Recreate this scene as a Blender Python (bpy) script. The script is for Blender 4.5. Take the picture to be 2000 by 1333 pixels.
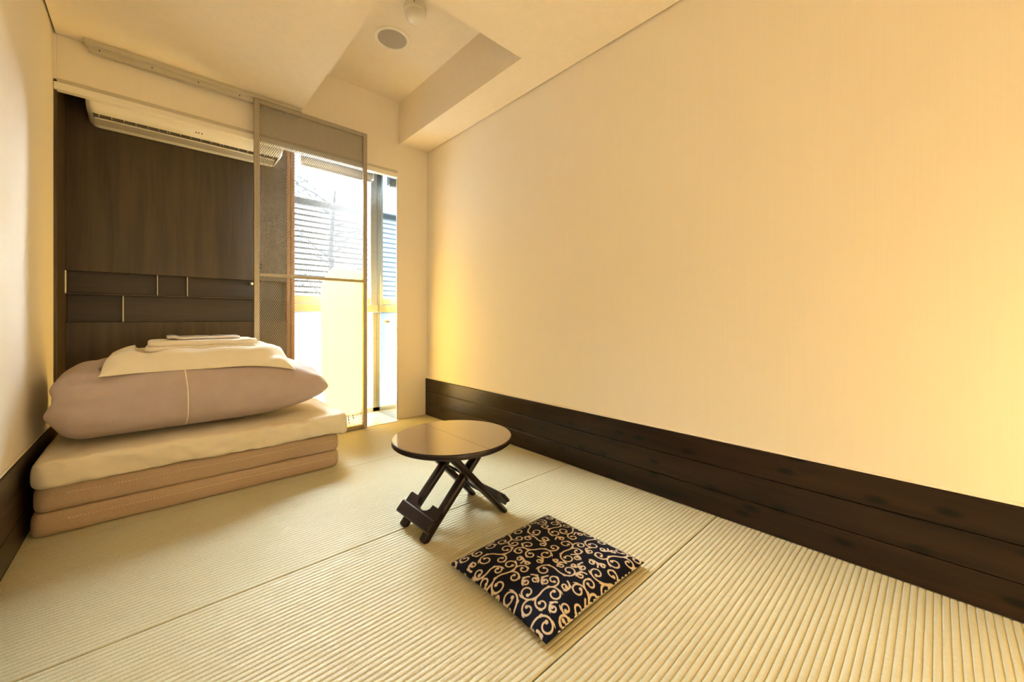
import bpy, bmesh, math, random
import numpy as np
from mathutils import Vector, noise
random.seed(7)
for o in list(bpy.data.objects):
    bpy.data.objects.remove(o)
scene = bpy.context.scene
COL = scene.collection

# ------------------------------------------------------------------ camera
EYE = 0.74
cam_data = bpy.data.cameras.new('camera')
cam = bpy.data.objects.new('camera', cam_data)
COL.objects.link(cam)
cam.location = (0, 0, EYE)
cam.rotation_euler = (math.radians(90), 0, math.radians(-42.62))
cam_data.sensor_fit = 'HORIZONTAL'
cam_data.sensor_width = 36
cam_data.lens = 764 / 2000 * 36
cam_data.shift_y = -43.5 / 2000
cam_data.clip_start = 0.02
scene.camera = cam

# ------------------------------------------------------------------ sky
world = bpy.data.worlds.new('overcast_sky')
scene.world = world
world.use_nodes = True
bg = world.node_tree.nodes['Background']
bg.inputs['Color'].default_value = (0.80, 0.90, 1.0, 1)
bg.inputs['Strength'].default_value = 2.6

# hazy sun, veiled by high cloud, in front of the window
sun_data = bpy.data.lights.new('hazy_sun', 'SUN')
sun = bpy.data.objects.new('hazy_sun', sun_data)
COL.objects.link(sun)
sun_data.energy = 140.0
sun_data.angle = math.radians(64)
sun_data.color = (0.90, 0.95, 1.0)
sun.location = (1.0, 6.0, 5.0)
sun.rotation_euler = (math.radians(-62), 0, math.radians(-27))

# ------------------------------------------------------------------ lights and exposure
WARM = (1.0, 0.75, 0.42)      # added fill globe behind the camera
AMBER = (1.0, 0.64, 0.12)     # paper lanterns
SHADE_EMIT = 5.0          # alcove lantern paper
SIDE_EMIT = 3.0          # floor lamp beside the right wall
FILL_GLOBE_EMIT = 6.2          # unseen paper globe added to brighten the room
vs = scene.view_settings
vs.view_transform = 'Standard'
vs.look = 'None'
vs.exposure = 0.88
vs.gamma = 1.0
vs.use_curve_mapping = False
scene.cycles.max_bounces = 6
scene.cycles.diffuse_bounces = 5
scene.cycles.glossy_bounces = 4
scene.cycles.transmission_bounces = 4
scene.cycles.transparent_max_bounces = 8
scene.cycles.caustics_reflective = False
scene.cycles.caustics_refractive = False

# ================================================================== helpers
def new_mat(name):
    m = bpy.data.materials.new(name)
    m.use_nodes = True
    nt = m.node_tree
    return m, nt, nt.nodes['Principled BSDF']

def N(nt, kind, **kw):
    n = nt.nodes.new(kind)
    for k, v in kw.items():
        if k in n.inputs.keys():
            n.inputs[k].default_value = v
        else:
            setattr(n, k, v)
    return n

def mat(name, col, rough=0.5, metal=0.0, vary=0.08, scale=(6, 6, 6), bump=0.0, bscale=None, spec=0.5, detail=4.0, coat=0.0, coord='Object', sheen=0.0):
    """noise-varied colour with optional fine bump"""
    m, nt, b = new_mat(name)
    L = nt.links
    tc = N(nt, 'ShaderNodeTexCoord')
    mp = N(nt, 'ShaderNodeMapping', Scale=scale)
    L.new(tc.outputs[coord], mp.inputs['Vector'])
    nz = N(nt, 'ShaderNodeTexNoise', Scale=1.0, Detail=detail, Roughness=0.6)
    L.new(mp.outputs[0], nz.inputs['Vector'])
    rp = N(nt, 'ShaderNodeValToRGB')
    lo = [max(0, c * (1 - vary)) for c in col]
    hi = [min(1, c * (1 + vary)) for c in col]
    rp.color_ramp.elements[0].position = 0.3
    rp.color_ramp.elements[1].position = 0.7
    rp.color_ramp.elements[0].color = (*lo, 1)
    rp.color_ramp.elements[1].color = (*hi, 1)
    L.new(nz.outputs['Fac'], rp.inputs['Fac'])
    L.new(rp.outputs['Color'], b.inputs['Base Color'])
    b.inputs['Roughness'].default_value = rough
    b.inputs['Metallic'].default_value = metal
    b.inputs['Specular IOR Level'].default_value = spec
    b.inputs['Coat Weight'].default_value = coat
    b.inputs['Sheen Weight'].default_value = sheen
    if bump:
        mp2 = N(nt, 'ShaderNodeMapping', Scale=bscale or scale)
        L.new(tc.outputs[coord], mp2.inputs['Vector'])
        n2 = N(nt, 'ShaderNodeTexNoise', Scale=1.0, Detail=3.0)
        L.new(mp2.outputs[0], n2.inputs['Vector'])
        bp = N(nt, 'ShaderNodeBump', Strength=bump, Distance=0.002)
        L.new(n2.outputs['Fac'], bp.inputs['Height'])
        L.new(bp.outputs[0], b.inputs['Normal'])
    return m

def wood(name, dark, light, scale, rough=0.35, knots=None, bump=0.15, coat=0.0, spec=0.5):
    """streaky grain; scale stretches the noise along the board"""
    m, nt, b = new_mat(name)
    L = nt.links
    tc = N(nt, 'ShaderNodeTexCoord')
    mp = N(nt, 'ShaderNodeMapping', Scale=scale)
    L.new(tc.outputs['Object'], mp.inputs['Vector'])
    nz = N(nt, 'ShaderNodeTexNoise', Scale=1.0, Detail=6.0, Roughness=0.65, Distortion=0.4)
    L.new(mp.outputs[0], nz.inputs['Vector'])
    rp = N(nt, 'ShaderNodeValToRGB')
    rp.color_ramp.elements[0].position = 0.32
    rp.color_ramp.elements[1].position = 0.72
    rp.color_ramp.elements[0].color = (*dark, 1)
    rp.color_ramp.elements[1].color = (*light, 1)
    L.new(nz.outputs['Fac'], rp.inputs['Fac'])
    out = rp.outputs['Color']
    if knots:
        sx = N(nt, 'ShaderNodeSeparateXYZ')
        cx_ = N(nt, 'ShaderNodeCombineXYZ')
        mk = N(nt, 'ShaderNodeMapping', Scale=knots)
        L.new(tc.outputs['Object'], sx.inputs[0])
        L.new(sx.outputs['Y'], cx_.inputs['X'])
        L.new(sx.outputs['Z'], cx_.inputs['Y'])
        L.new(cx_.outputs[0], mk.inputs['Vector'])
        vo = N(nt, 'ShaderNodeTexVoronoi', voronoi_dimensions='2D', Scale=1.0)
        L.new(mk.outputs[0], vo.inputs['Vector'])
        kr = N(nt, 'ShaderNodeValToRGB')
        kr.color_ramp.elements[0].position = 0.06
        kr.color_ramp.elements[1].position = 0.16
        kr.color_ramp.elements[0].color = (0.12, 0.12, 0.12, 1)
        kr.color_ramp.elements[1].color = (1, 1, 1, 1)
        L.new(vo.outputs['Distance'], kr.inputs['Fac'])
        mx = N(nt, 'ShaderNodeMix', data_type='RGBA', blend_type='MULTIPLY')
        mx.inputs['Factor'].default_value = 1.0
        L.new(out, mx.inputs['A'])
        L.new(kr.outputs['Color'], mx.inputs['B'])
        out = mx.outputs['Result']
    L.new(out, b.inputs['Base Color'])
    b.inputs['Roughness'].default_value = rough
    b.inputs['Specular IOR Level'].default_value = spec
    b.inputs['Coat Weight'].default_value = coat
    b.inputs['Coat Roughness'].default_value = 0.10
    if coat: b.inputs['Coat IOR'].default_value = 2.1
    if bump:
        bp = N(nt, 'ShaderNodeBump', Strength=bump, Distance=0.001)
        L.new(nz.outputs['Fac'], bp.inputs['Height'])
        L.new(bp.outputs[0], b.inputs['Normal'])
    return m

M = {}
M['wallpaper'] = mat('cream_linen_wallpaper', (0.845, 0.775, 0.655), 0.75, vary=0.012, scale=(260, 260, 3), bump=0.06, bscale=(420, 420, 6), spec=0.25)
M['ceiling'] = mat('cream_ceiling_paper', (0.86, 0.77, 0.63), 0.85, vary=0.02, scale=(30, 30, 30), bump=0.05, bscale=(300, 300, 300), spec=0.2)
M['tatami'] = mat('woven_rush', (0.52, 0.475, 0.31), 0.55, vary=0.10, scale=(420, 60, 60), bump=0.12, bscale=(700, 90, 90), spec=0.35)
M['underlay'] = mat('dark_underlay', (0.05, 0.035, 0.02), 0.9)
M['plank'] = wood('dark_stained_cedar', (0.006, 0.0032, 0.002), (0.034, 0.017, 0.0085), (60, 1.6, 28), 0.30, knots=(4.5, 11, 1), bump=0.25, spec=0.28)
M['alcove_wood'] = wood('walnut_stained_panel', (0.030, 0.018, 0.008), (0.074, 0.046, 0.020), (22, 22, 1.2), 0.42, bump=0.10)
M['alcove_band'] = wood('walnut_stained_board', (0.024, 0.014, 0.007), (0.050, 0.030, 0.014), (1.2, 22, 22), 0.42, bump=0.10)
M['post'] = wood('warm_brown_timber', (0.26, 0.115, 0.042), (0.38, 0.175, 0.065), (30, 30, 1.2), 0.45)
M['lacquer'] = wood('dark_red_lacquer', (0.006, 0.0022, 0.002), (0.016, 0.006, 0.004), (5, 40, 40), 0.32, bump=0.10, coat=0.0, spec=0.35)
M['tabletop'] = wood('glossy_lacquered_top', (0.055, 0.021, 0.006), (0.12, 0.046, 0.013), (50, 2.5, 50), 0.12, bump=0.20, coat=1.0)
M['aluminium'] = mat('satin_aluminium', (0.66, 0.64, 0.60), 0.32, 0.85, vary=0.05, scale=(3, 60, 60))
M['champagne'] = mat('champagne_aluminium', (0.60, 0.56, 0.47), 0.38, 0.55, vary=0.05, scale=(3, 60, 60))
M['mesh_steel'] = mat('galvanised_mesh_steel', (0.40, 0.36, 0.28), 0.42, 0.5, vary=0.1, scale=(80, 80, 80))
M['mirror_steel'] = mat('polished_stainless_panel', (0.34, 0.39, 0.42), 0.09, 1.0, vary=0.02, scale=(4, 4, 4))
M['brass'] = mat('brushed_brass', (0.72, 0.55, 0.30), 0.3, 1.0)
M['plastic'] = mat('ivory_plastic', (0.83, 0.79, 0.70), 0.38, vary=0.02)
M['ac_slot_shade'] = mat('slot_shade_plastic', (0.30, 0.26, 0.20), 0.5)  # outlet interior: shade inside the slot put into the plastic's colour
M['dark_plastic'] = mat('dark_grey_plastic', (0.06, 0.05, 0.045), 0.5)
M['grille'] = mat('grey_speaker_cloth', (0.42, 0.38, 0.33), 0.8, vary=0.2, scale=(500, 500, 500), bump=0.3)
M['white_sill'] = mat('pale_sill_laminate', (0.72, 0.76, 0.78), 0.35, vary=0.02)
M['blind'] = mat('off_white_blind_fabric', (0.80, 0.78, 0.73), 0.8, vary=0.04, scale=(200, 200, 200))
M['sheet'] = mat('cream_cotton_sheet', (0.78, 0.69, 0.53), 0.85, vary=0.03, scale=(25, 25, 25), bump=0.12, bscale=(500, 500, 500), spec=0.2, sheen=0.2)
M['duvet'] = mat('mauve_cotton_cover', (0.46, 0.365, 0.325), 0.8, vary=0.04, scale=(18, 18, 18), bump=0.12, bscale=(500, 500, 500), spec=0.25, sheen=0.2)
M['mattress'] = mat('tan_air_mesh_fabric', (0.49, 0.355, 0.235), 0.8, vary=0.12, scale=(330, 330, 330), bump=0.5, bscale=(420, 420, 420), spec=0.2, sheen=0.2)
M['stitch'] = mat('pale_thread', (0.80, 0.66, 0.45), 0.8)
M['pillow'] = mat('ivory_pillowcase', (0.84, 0.77, 0.62), 0.85, vary=0.02, scale=(20, 20, 20), bump=0.10, bscale=(500, 500, 500), spec=0.2, sheen=0.2)
M['towel'] = mat('white_cotton_towel', (0.88, 0.82, 0.70), 0.9, vary=0.03, scale=(150, 150, 150), bump=0.5, bscale=(380, 380, 380), spec=0.1, sheen=0.3)
M['packet'] = mat('milky_plastic_film', (0.80, 0.76, 0.72), 0.22, vary=0.06, scale=(40, 40, 40), bump=0.3, bscale=(60, 60, 60))
M['ink'] = mat('dark_ink', (0.10, 0.09, 0.10), 0.5)
M['slat'] = mat('grey_powder_coat', (0.035, 0.045, 0.055), 0.5)
M['leaf'] = mat('olive_leaf', (0.14, 0.17, 0.18), 0.6, vary=0.3)
M['bark'] = mat('grey_bark', (0.16, 0.17, 0.19), 0.9, vary=0.3, scale=(20, 20, 20))
M['concrete'] = mat('pale_concrete', (0.30, 0.30, 0.30), 0.9, vary=0.1)
M['wire'] = mat('black_wire', (0.04, 0.035, 0.03), 0.4, 0.6)

def glass(name, rough):
    m, nt, b = new_mat(name)
    b.inputs['Base Color'].default_value = (0.96, 0.98, 1.0, 1)
    nt.nodes.remove(b)
    out = nt.nodes['Material Output']
    tr = N(nt, 'ShaderNodeBsdfTransparent', Color=(0.93, 0.97, 0.98, 1))
    gl = N(nt, 'ShaderNodeBsdfGlossy', Color=(0.9, 0.95, 1, 1), Roughness=rough)
    fr = N(nt, 'ShaderNodeFresnel', IOR=1.18)
    mx = N(nt, 'ShaderNodeMixShader')
    nt.links.new(fr.outputs[0], mx.inputs[0])
    nt.links.new(tr.outputs[0], mx.inputs[1])
    nt.links.new(gl.outputs[0], mx.inputs[2])
    nt.links.new(mx.outputs[0], out.inputs['Surface'])
    return m
M['glass'] = glass('clear_glass', 0.02)

def frosted():
    m, nt, b = new_mat('frosted_glass')
    nt.nodes.remove(b)
    out = nt.nodes['Material Output']
    tl = N(nt, 'ShaderNodeBsdfTranslucent', Color=(0.34, 0.39, 0.43, 1))
    df = N(nt, 'ShaderNodeBsdfDiffuse', Color=(0.85, 0.90, 0.93, 1))
    nz = N(nt, 'ShaderNodeTexNoise', Scale=60.0)
    mr = N(nt, 'ShaderNodeMapRange')
    mr.inputs['To Min'].default_value = 0.12
    mr.inputs['To Max'].default_value = 0.22
    mx = N(nt, 'ShaderNodeMixShader')
    nt.links.new(nz.outputs['Fac'], mr.inputs['Value'])
    nt.links.new(mr.outputs[0], mx.inputs[0])
    nt.links.new(tl.outputs[0], mx.inputs[1])
    nt.links.new(df.outputs[0], mx.inputs[2])
    nt.links.new(mx.outputs[0], out.inputs['Surface'])
    return m
M['frosted'] = frosted()

def lamp_paper(name, strength, tint=WARM):
    m, nt, b = new_mat(name)
    nt.nodes.remove(b)
    out = nt.nodes['Material Output']
    tl = N(nt, 'ShaderNodeBsdfTranslucent', Color=(0.30, 0.26, 0.17, 1))
    df = N(nt, 'ShaderNodeBsdfDiffuse', Color=(0.86, 0.78, 0.58, 1))
    nz = N(nt, 'ShaderNodeTexNoise', Scale=90.0, Detail=4.0)
    mr = N(nt, 'ShaderNodeMapRange')
    mr.inputs['To Min'].default_value = 0.60
    mr.inputs['To Max'].default_value = 0.75
    mx = N(nt, 'ShaderNodeMixShader')
    em = N(nt, 'ShaderNodeEmission', Color=(*tint, 1), Strength=strength)
    ad = N(nt, 'ShaderNodeAddShader')
    nt.links.new(nz.outputs['Fac'], mr.inputs['Value'])
    nt.links.new(mr.outputs[0], mx.inputs[0])
    nt.links.new(tl.outputs[0], mx.inputs[1])
    nt.links.new(df.outputs[0], mx.inputs[2])
    nt.links.new(mx.outputs[0], ad.inputs[0])
    nt.links.new(em.outputs[0], ad.inputs[1])
    nt.links.new(ad.outputs[0], out.inputs['Surface'])
    return m
M['alcove_paper'] = lamp_paper('glowing_washi_paper', SHADE_EMIT, AMBER)
M['side_paper'] = lamp_paper('glowing_side_lamp_paper', SIDE_EMIT, (1.0, 0.68, 0.24))
M['fill_globe_paper'] = lamp_paper('added_fill_globe_paper', FILL_GLOBE_EMIT)

def emitter(name, col, s):
    m, nt, b = new_mat(name)
    b.inputs['Base Color'].default_value = (*col, 1)
    b.inputs['Emission Color'].default_value = (*col, 1)
    b.inputs['Emission Strength'].default_value = s
    return m
M['bulb'] = emitter('warm_bulb', (1.0, 0.80, 0.52), 40)

# ---- mesh collection
class MB:
    def __init__(self):
        self.v, self.f, self.sm = [], [], []
    def add(self, vs_, fs, smooth=False):
        o = len(self.v)
        self.v += [tuple(p) for p in vs_]
        self.f += [tuple(i + o for i in q) for q in fs]
        self.sm += [smooth] * len(fs)
        return self
    def box(self, x0, x1, y0, y1, z0, z1, bev=0.0, seg=1):
        if not bev:
            p = [(x0, y0, z0), (x1, y0, z0), (x1, y1, z0), (x0, y1, z0), (x0, y0, z1), (x1, y0, z1), (x1, y1, z1), (x0, y1, z1)]
            return self.add(p, [(0, 3, 2, 1), (4, 5, 6, 7), (0, 1, 5, 4), (1, 2, 6, 5), (2, 3, 7, 6), (3, 0, 4, 7)])
        bm = bmesh.new()
        bmesh.ops.create_cube(bm, size=1)
        for v in bm.verts:
            v.co = ((x0 + x1) / 2 + v.co.x * (x1 - x0), (y0 + y1) / 2 + v.co.y * (y1 - y0), (z0 + z1) / 2 + v.co.z * (z1 - z0))
        bmesh.ops.bevel(bm, geom=bm.edges[:], offset=bev, segments=seg, affect='EDGES', profile=0.5)
        bm.verts.index_update()
        self.add([v.co.copy() for v in bm.verts], [[v.index for v in f.verts] for f in bm.faces], seg > 1)
        bm.free()
        return self
    def bar(self, a, b, w, d, up=(0, 0, 1), bev=0.0, seg=2):
        """rectangular bar from a to b; w along the side axis, d along the other"""
        a, b = Vector(a), Vector(b)
        t = (b - a).normalized()
        s = t.cross(Vector(up)).normalized()
        u = s.cross(t)
        tmp = MB().box(-w / 2, w / 2, 0, (b - a).length, -d / 2, d / 2, bev, seg)
        self.add([a + s * p[0] + t * p[1] + u * p[2] for p in tmp.v], tmp.f, bool(bev))
        return self
    def tube(self, pts, r, n=8, cap=True):
        pts = [Vector(p) for p in pts]
        rings, up = [], Vector((0.13, 0.27, 0.95))
        for i, p in enumerate(pts):
            t = (pts[min(i + 1, len(pts) - 1)] - pts[max(i - 1, 0)]).normalized()
            s = t.cross(up)
            if s.length < 1e-3:
                s = t.cross(Vector((1, 0, 0)))
            s.normalize()
            u = s.cross(t)
            rr = r[i] if isinstance(r, (list, tuple)) else r
            rings.append([p + (s * math.cos(k * 2 * math.pi / n) + u * math.sin(k * 2 * math.pi / n)) * rr for k in range(n)])
        fs = [(i * n + k, i * n + (k + 1) % n, (i + 1) * n + (k + 1) % n, (i + 1) * n + k) for i in range(len(pts) - 1) for k in range(n)]
        if cap:
            fs += [tuple(reversed(range(n))), tuple((len(pts) - 1) * n + k for k in range(n))]
        return self.add([q for rg in rings for q in rg], fs, True)
    def lathe(self, prof, c, n=48, flat=False):
        """prof: (radius, z) pairs around the vertical axis through c"""
        vs_ = [(c[0] + r * math.cos(2 * math.pi * k / n), c[1] + r * math.sin(2 * math.pi * k / n), c[2] + z) for r, z in prof for k in range(n)]
        fs = [(i * n + k, i * n + (k + 1) % n, (i + 1) * n + (k + 1) % n, (i + 1) * n + k) for i in range(len(prof) - 1) for k in range(n)]
        return self.add(vs_, fs, not flat)
    def prism(self, poly, axis, a, b):
        """extrude a 2D polygon along axis from a to b"""
        n = len(poly)
        def p3(p, t):
            return {'x': (t, p[0], p[1]), 'y': (p[0], t, p[1]), 'z': (p[0], p[1], t)}[axis]
        vs_ = [p3(p, a) for p in poly] + [p3(p, b) for p in poly]
        fs = [tuple(reversed(range(n))), tuple(range(n, 2 * n))] + [(i, (i + 1) % n, n + (i + 1) % n, n + i) for i in range(n)]
        return self.add(vs_, fs)
    def build(self, name, m, parent=None, smooth_angle=None, recalc=True):
        off = Vector(parent_loc(parent))
        me = bpy.data.meshes.new(name)
        me.from_pydata([tuple(Vector(p) - off) for p in self.v] if off.length else self.v, [], self.f)
        me.polygons.foreach_set('use_smooth', self.sm)
        if recalc:
            bm = bmesh.new()
            bm.from_mesh(me)
            bmesh.ops.recalc_face_normals(bm, faces=bm.faces[:])
            bm.to_mesh(me)
            bm.free()
        me.materials.append(m)
        me.update()
        o = bpy.data.objects.new(name, me)
        COL.objects.link(o)
        if parent:
            o.parent = parent
        if smooth_angle:
            for p in me.polygons:
                p.use_smooth = True
            md = o.modifiers.new('edge_split', 'EDGE_SPLIT')
            md.split_angle = math.radians(smooth_angle)
        return o

def parent_loc(p):
    v = Vector((0, 0, 0))
    while p:
        v += p.location
        p = p.parent
    return v

def tag(o, label=None, cat=None, group=None, kind=None):
    if label: o['label'] = label
    if cat: o['category'] = cat
    if group: o['group'] = group
    if kind: o['kind'] = kind
    return o

def thing(name, loc, label, cat, group=None):
    o = bpy.data.objects.new(name, None)
    o.empty_display_size = 0.05
    o.location = loc
    COL.objects.link(o)
    return tag(o, label, cat, group)

def struct(o, label=None):
    return tag(o, label, kind='structure')

def nz(x, y, z=0.0):
    return noise.noise(Vector((x, y, z)))

# ================================================================== the room
XL, XR = -0.325, 1.568         # wall faces
BL, BR = -0.315, 1.555         # baseboard faces
YB, YF = 2.68, -1.35           # back wall, wall behind the camera
ZC, ZR = 2.02, 2.325           # ceiling, recess
AX1 = 1.323                    # right jamb of the alcove
YW = 3.04                      # window plane
YP = 2.92                      # alcove panel
ZO = 1.77                      # head of the opening

# floor with rush mats
fl = MB().box(XL - 0.1, XR + 0.1, YF - 0.1, YB, -0.12, -0.022).build('floor', M['underlay'])
struct(fl, 'floor laid with ribbed straw-coloured tatami mats')
RIB = 0.01449
seams = [2.678, 1.983, 1.275, 0.560, -0.155, -0.860, YF]
for i in range(len(seams) - 1):
    y1, y0 = seams[i] - 0.0019, seams[i + 1] + 0.0019
    nr = max(4, round((y1 - y0) / RIB))
    w = (y1 - y0) / nr
    vs_, fs, k = [], [], 8
    for r in range(nr):
        for q in range(k + (r == nr - 1)):
            t = q / k
            yy = y0 + (r + t) * w
            zz = -0.0028 * (1 - math.sqrt(max(0, 1 - abs(2 * t - 1) ** 2.6)))
            vs_ += [(BL + 0.001, yy, zz), ((BL + BR) / 2, yy, zz), (BR - 0.001, yy, zz)]
    n = len(vs_) // 3
    for a in range(n - 1):
        for c in range(2):
            fs.append((a * 3 + c, a * 3 + c + 1, a * 3 + c + 4, a * 3 + c + 3))
    mb = MB().add(vs_, fs, True)
    o = len(mb.v)
    # sides of the mat
    for e in (0, n - 1):
        mb.add([vs_[e * 3], vs_[e * 3 + 2], (vs_[e * 3 + 2][0], vs_[e * 3 + 2][1], -0.022), (vs_[e * 3][0], vs_[e * 3][1], -0.022)], [(0, 1, 2, 3)])
    mb.build('tatami_mat', M['tatami'], fl, recalc=False)

# side walls
wl = struct(MB().box(XL - 0.12, XL, YF, YB, -0.12, 2.45).build('wall_left', M['wallpaper']), 'cream linen-papered wall on the left')
wr = struct(MB().box(XR, XR + 0.12, YF, YB + 0.5, -0.12, 2.45).build('wall_right', M['wallpaper']), 'long cream linen-papered wall on the right')
wf = struct(MB().box(XL - 0.12, XR + 0.12, YF - 0.12, YF, -0.02, 2.45).build('wall_front', M['wallpaper']), 'cream wall behind the camera')
# back wall: head over the opening and pier on the right
mb = MB().box(XL - 0.12, AX1, YB, YB + 0.02, ZO + 0.03, 2.45)
mb.box(AX1, XR, YB, YB + 0.5, -0.12, 2.45)
wb = struct(mb.build('wall_back', M['wallpaper']), 'cream back wall above the opening with a narrow pier on its right')

# ceiling with the recess; a shadow gap runs round the walls
G = 0.008
RX0, RX1, RY0 = 0.675, 1.335, 1.383
mb = MB()
mb.box(XL + G, RX0, YF + G, YB - G, ZC, 2.45)
mb.box(RX1, XR - G, YF + G, YB - 0.0005, ZC, 2.45)
mb.box(RX0, RX1, YF + G, RY0, ZC, 2.45)
mb.box(RX0, RX1, RY0, YB, ZR, 2.45)
mb.box(XL - 0.12, XR + 0.12, YF - 0.12, YB + 0.6, 2.45, 2.55)
ce = struct(mb.build('ceiling', M['ceiling']), 'cream ceiling with a raised rectangular recess')

# baseboards of three planks
def baseboard(name, side, label):
    bb = bpy.data.objects.new(name, None)
    COL.objects.link(bb)
    struct(bb, label)
    y1 = YB - 0.002
    for k in range(3):
        z0, z1 = 0.0005 + k * 0.0935, 0.0935 * (k + 1) - 0.0012
        if side > 0:
            MB().box(BR, XR, YF, y1, z0, z1, 0.0018).build('plank', M['plank'], bb)
        else:
            MB().box(XL, BL, YF, y1, z0, z1, 0.0018).build('plank', M['plank'], bb)
    x0, x1 = (BR + 0.004, XR) if side > 0 else (XL, BL - 0.004)
    MB().box(x0, x1, YF, y1, 0.281, 0.287, 0.001).build('cap_strip', M['wallpaper'], bb)
    return bb
baseboard('baseboard_right', 1, 'dark stained three-plank baseboard along the right wall')
baseboard('baseboard_left', -1, 'dark stained three-plank baseboard along the left wall')

# ------------------------------------------------------------------ alcove
al = bpy.data.objects.new('wall_alcove', None)
COL.objects.link(al)
struct(al, 'dark wood panelled alcove behind the folded bedding')
XA1 = 0.656
MB().box(XL - 0.02, BL, YB - 0.001, YW + 0.1, -0.02, 1.98, 0.001).build('side_panel', M['alcove_wood'], al)
MB().box(BL, XA1, YP, YP + 0.02, 0.982, 1.98, 0.001).build('upper_panel', M['alcove_wood'], al)
MB().box(BL, XA1, YP + 0.07, YP + 0.09, 0.60, 1.0).build('niche_back', M['alcove_band'], al)
MB().box(BL, XA1, YP, YP + 0.02, -0.02, 0.722, 0.001).build('lower_panel', M['alcove_wood'], al)
MB().box(BL, XA1, YP + 0.002, YP + 0.07, 0.862, 0.870, 0.001).build('shelf_board', M['alcove_band'], al)
for x, z0, z1 in ((0.022, 0.871, 0.981), (0.150, 0.871, 0.981), (-0.113, 0.723, 0.861)):
    MB().box(x - 0.0015, x + 0.0015, YP + 0.001, YP + 0.069, z0, z1).build('divider', M['champagne'], al)
MB().box(BL, BL + 0.004, YP - 0.03, YP + 0.001, 0.866, 0.978, 0.001).build('bracket', M['champagne'], al)
mb = MB().tube([(0.462, YP + 0.07, 0.962), (0.462, YP + 0.012, 0.962)], 0.006, 12).tube([(0.462, YP + 0.012, 0.962), (0.462, YP + 0.002, 0.962)], [0.010, 0.009], 12)
mb.build('knob', M['aluminium'], al)
MB().box(XL - 0.12, XR, YW + 0.03, YW + 0.12, 1.95, 2.45).box(XL - 0.12, 1.33, YB + 0.02, YW + 0.12, 1.98, 2.02).box(XL - 0.12, XA1, YP + 0.09, YW + 0.12, -0.1, 2.0).build('alcove_carcass', M['alcove_band'], al)
MB().box(XA1, 0.678, YP - 0.006, YW + 0.05, -0.02, 1.98, 0.002).build('post', M['post'], al)
MB().box(0.680, 0.702, YP - 0.010, YW + 0.05, -0.02, 1.98, 0.002).build('post', M['post'], al)

sl = MB().box(BL, AX1 + 0.02, YB - 0.002, YW + 0.1, -0.05, -0.0005).build('floor_alcove', M['white_sill'])
struct(sl, 'pale smooth alcove floor in front of the window')
jw = bpy.data.objects.new('wall_alcove_right', None)
COL.objects.link(jw)
struct(jw, 'polished steel reveal on the right of the alcove')
MB().box(AX1 - 0.003, AX1 + 0.02, YB + 0.001, 2.957, 0.001, 1.98, 0.0008).build('steel_panel', M['mirror_steel'], jw)
MB().box(AX1 - 0.003, AX1 + 0.02, 2.959, YW + 0.06, 0.001, 1.98, 0.0008).build('steel_panel', M['mirror_steel'], jw)
mb = MB().tube([(AX1, 2.858, 0.718), (AX1 - 0.018, 2.858, 0.718)], 0.006, 12)
mb.box(AX1 - 0.026, AX1 - 0.016, 2.84, 2.876, 0.712, 0.724, 0.002)
mb.box(AX1 - 0.006, AX1 - 0.0025, 2.846, 2.870, 0.700, 0.736, 0.001)
mb.build('latch', M['brass'], jw)

# aluminium trims of the opening
t1 = bpy.data.objects.new('trim_1', None)
COL.objects.link(t1)
MB().box(XL + 0.002, AX1, YB - 0.018, YB + 0.02, ZO, ZO + 0.031, 0.002).build('rail', M['plastic'], t1)
MB().box(XL + 0.012, AX1, YB - 0.004, YB, ZO + 0.032, ZO + 0.054, 0.001).build('upper_strip', M['champagne'], t1)
struct(t1, 'aluminium head rail across the top of the opening')
t2 = MB().box(AX1 - 0.005, AX1 + 0.003, YB - 0.004, YB + 0.006, 0.0, ZO + 0.02, 0.001).build('trim_2', M['aluminium'])
struct(t2, 'thin metal corner bead on the right of the opening')
t3 = MB().box(0.40, AX1, YB - 0.052, YB - 0.003, -0.001, 0.0035, 0.0008).build('trim_3', M['champagne'])
struct(t3, 'thin floor guide strip under the sliding screen')
t4 = MB().box(XL, XL + 0.010, YB - 0.012, YB, ZO + 0.045, ZC - 0.006).build('trim_4', M['wallpaper'])
struct(t4, 'narrow cream corner batten at the top left')

# ------------------------------------------------------------------ window
w1 = bpy.data.objects.new('window_1', None)
COL.objects.link(w1)
struct(w1, 'tall window with clear upper pane and frosted lower pane')
WX0, WX1 = 0.703, AX1
MB().box(1.268, 1.322, YW - 0.015, YW + 0.04, 0.83, 1.96, 0.003).build('frame_stile', M['aluminium'], w1)
MB().box(1.290, 1.322, YW - 0.005, YW + 0.04, 0.0, 0.79, 0.003).build('frame_stile', M['aluminium'], w1)
MB().box(WX0, 0.722, YW, YW + 0.04, 0.0, 1.96, 0.003).build('frame_stile', M['aluminium'], w1)
MB().box(WX0, 1.322, YW, YW + 0.04, 1.915, 1.96, 0.003).build('frame_head', M['aluminium'], w1)
MB().box(WX0, 1.322, YW - 0.03, YW + 0.04, 0.792, 0.850, 0.003).build('transom', M['champagne'], w1)
MB().box(WX0, 1.322, YW - 0.012, YW + 0.04, 0.855, 0.905, 0.003).build('transom', M['champagne'], w1)
MB().box(WX0, 1.322, YW - 0.005, YW + 0.04, -0.02, 0.035, 0.003).build('frame_sill', M['aluminium'], w1)
MB().box(0.722, 1.268, YW + 0.018, YW + 0.022, 0.905, 1.915).build('pane', M['glass'], w1)
MB().box(0.722, 1.290, YW + 0.018, YW + 0.020, 0.035, 0.795).build('frosted_pane', M['frosted'], w1)

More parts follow.
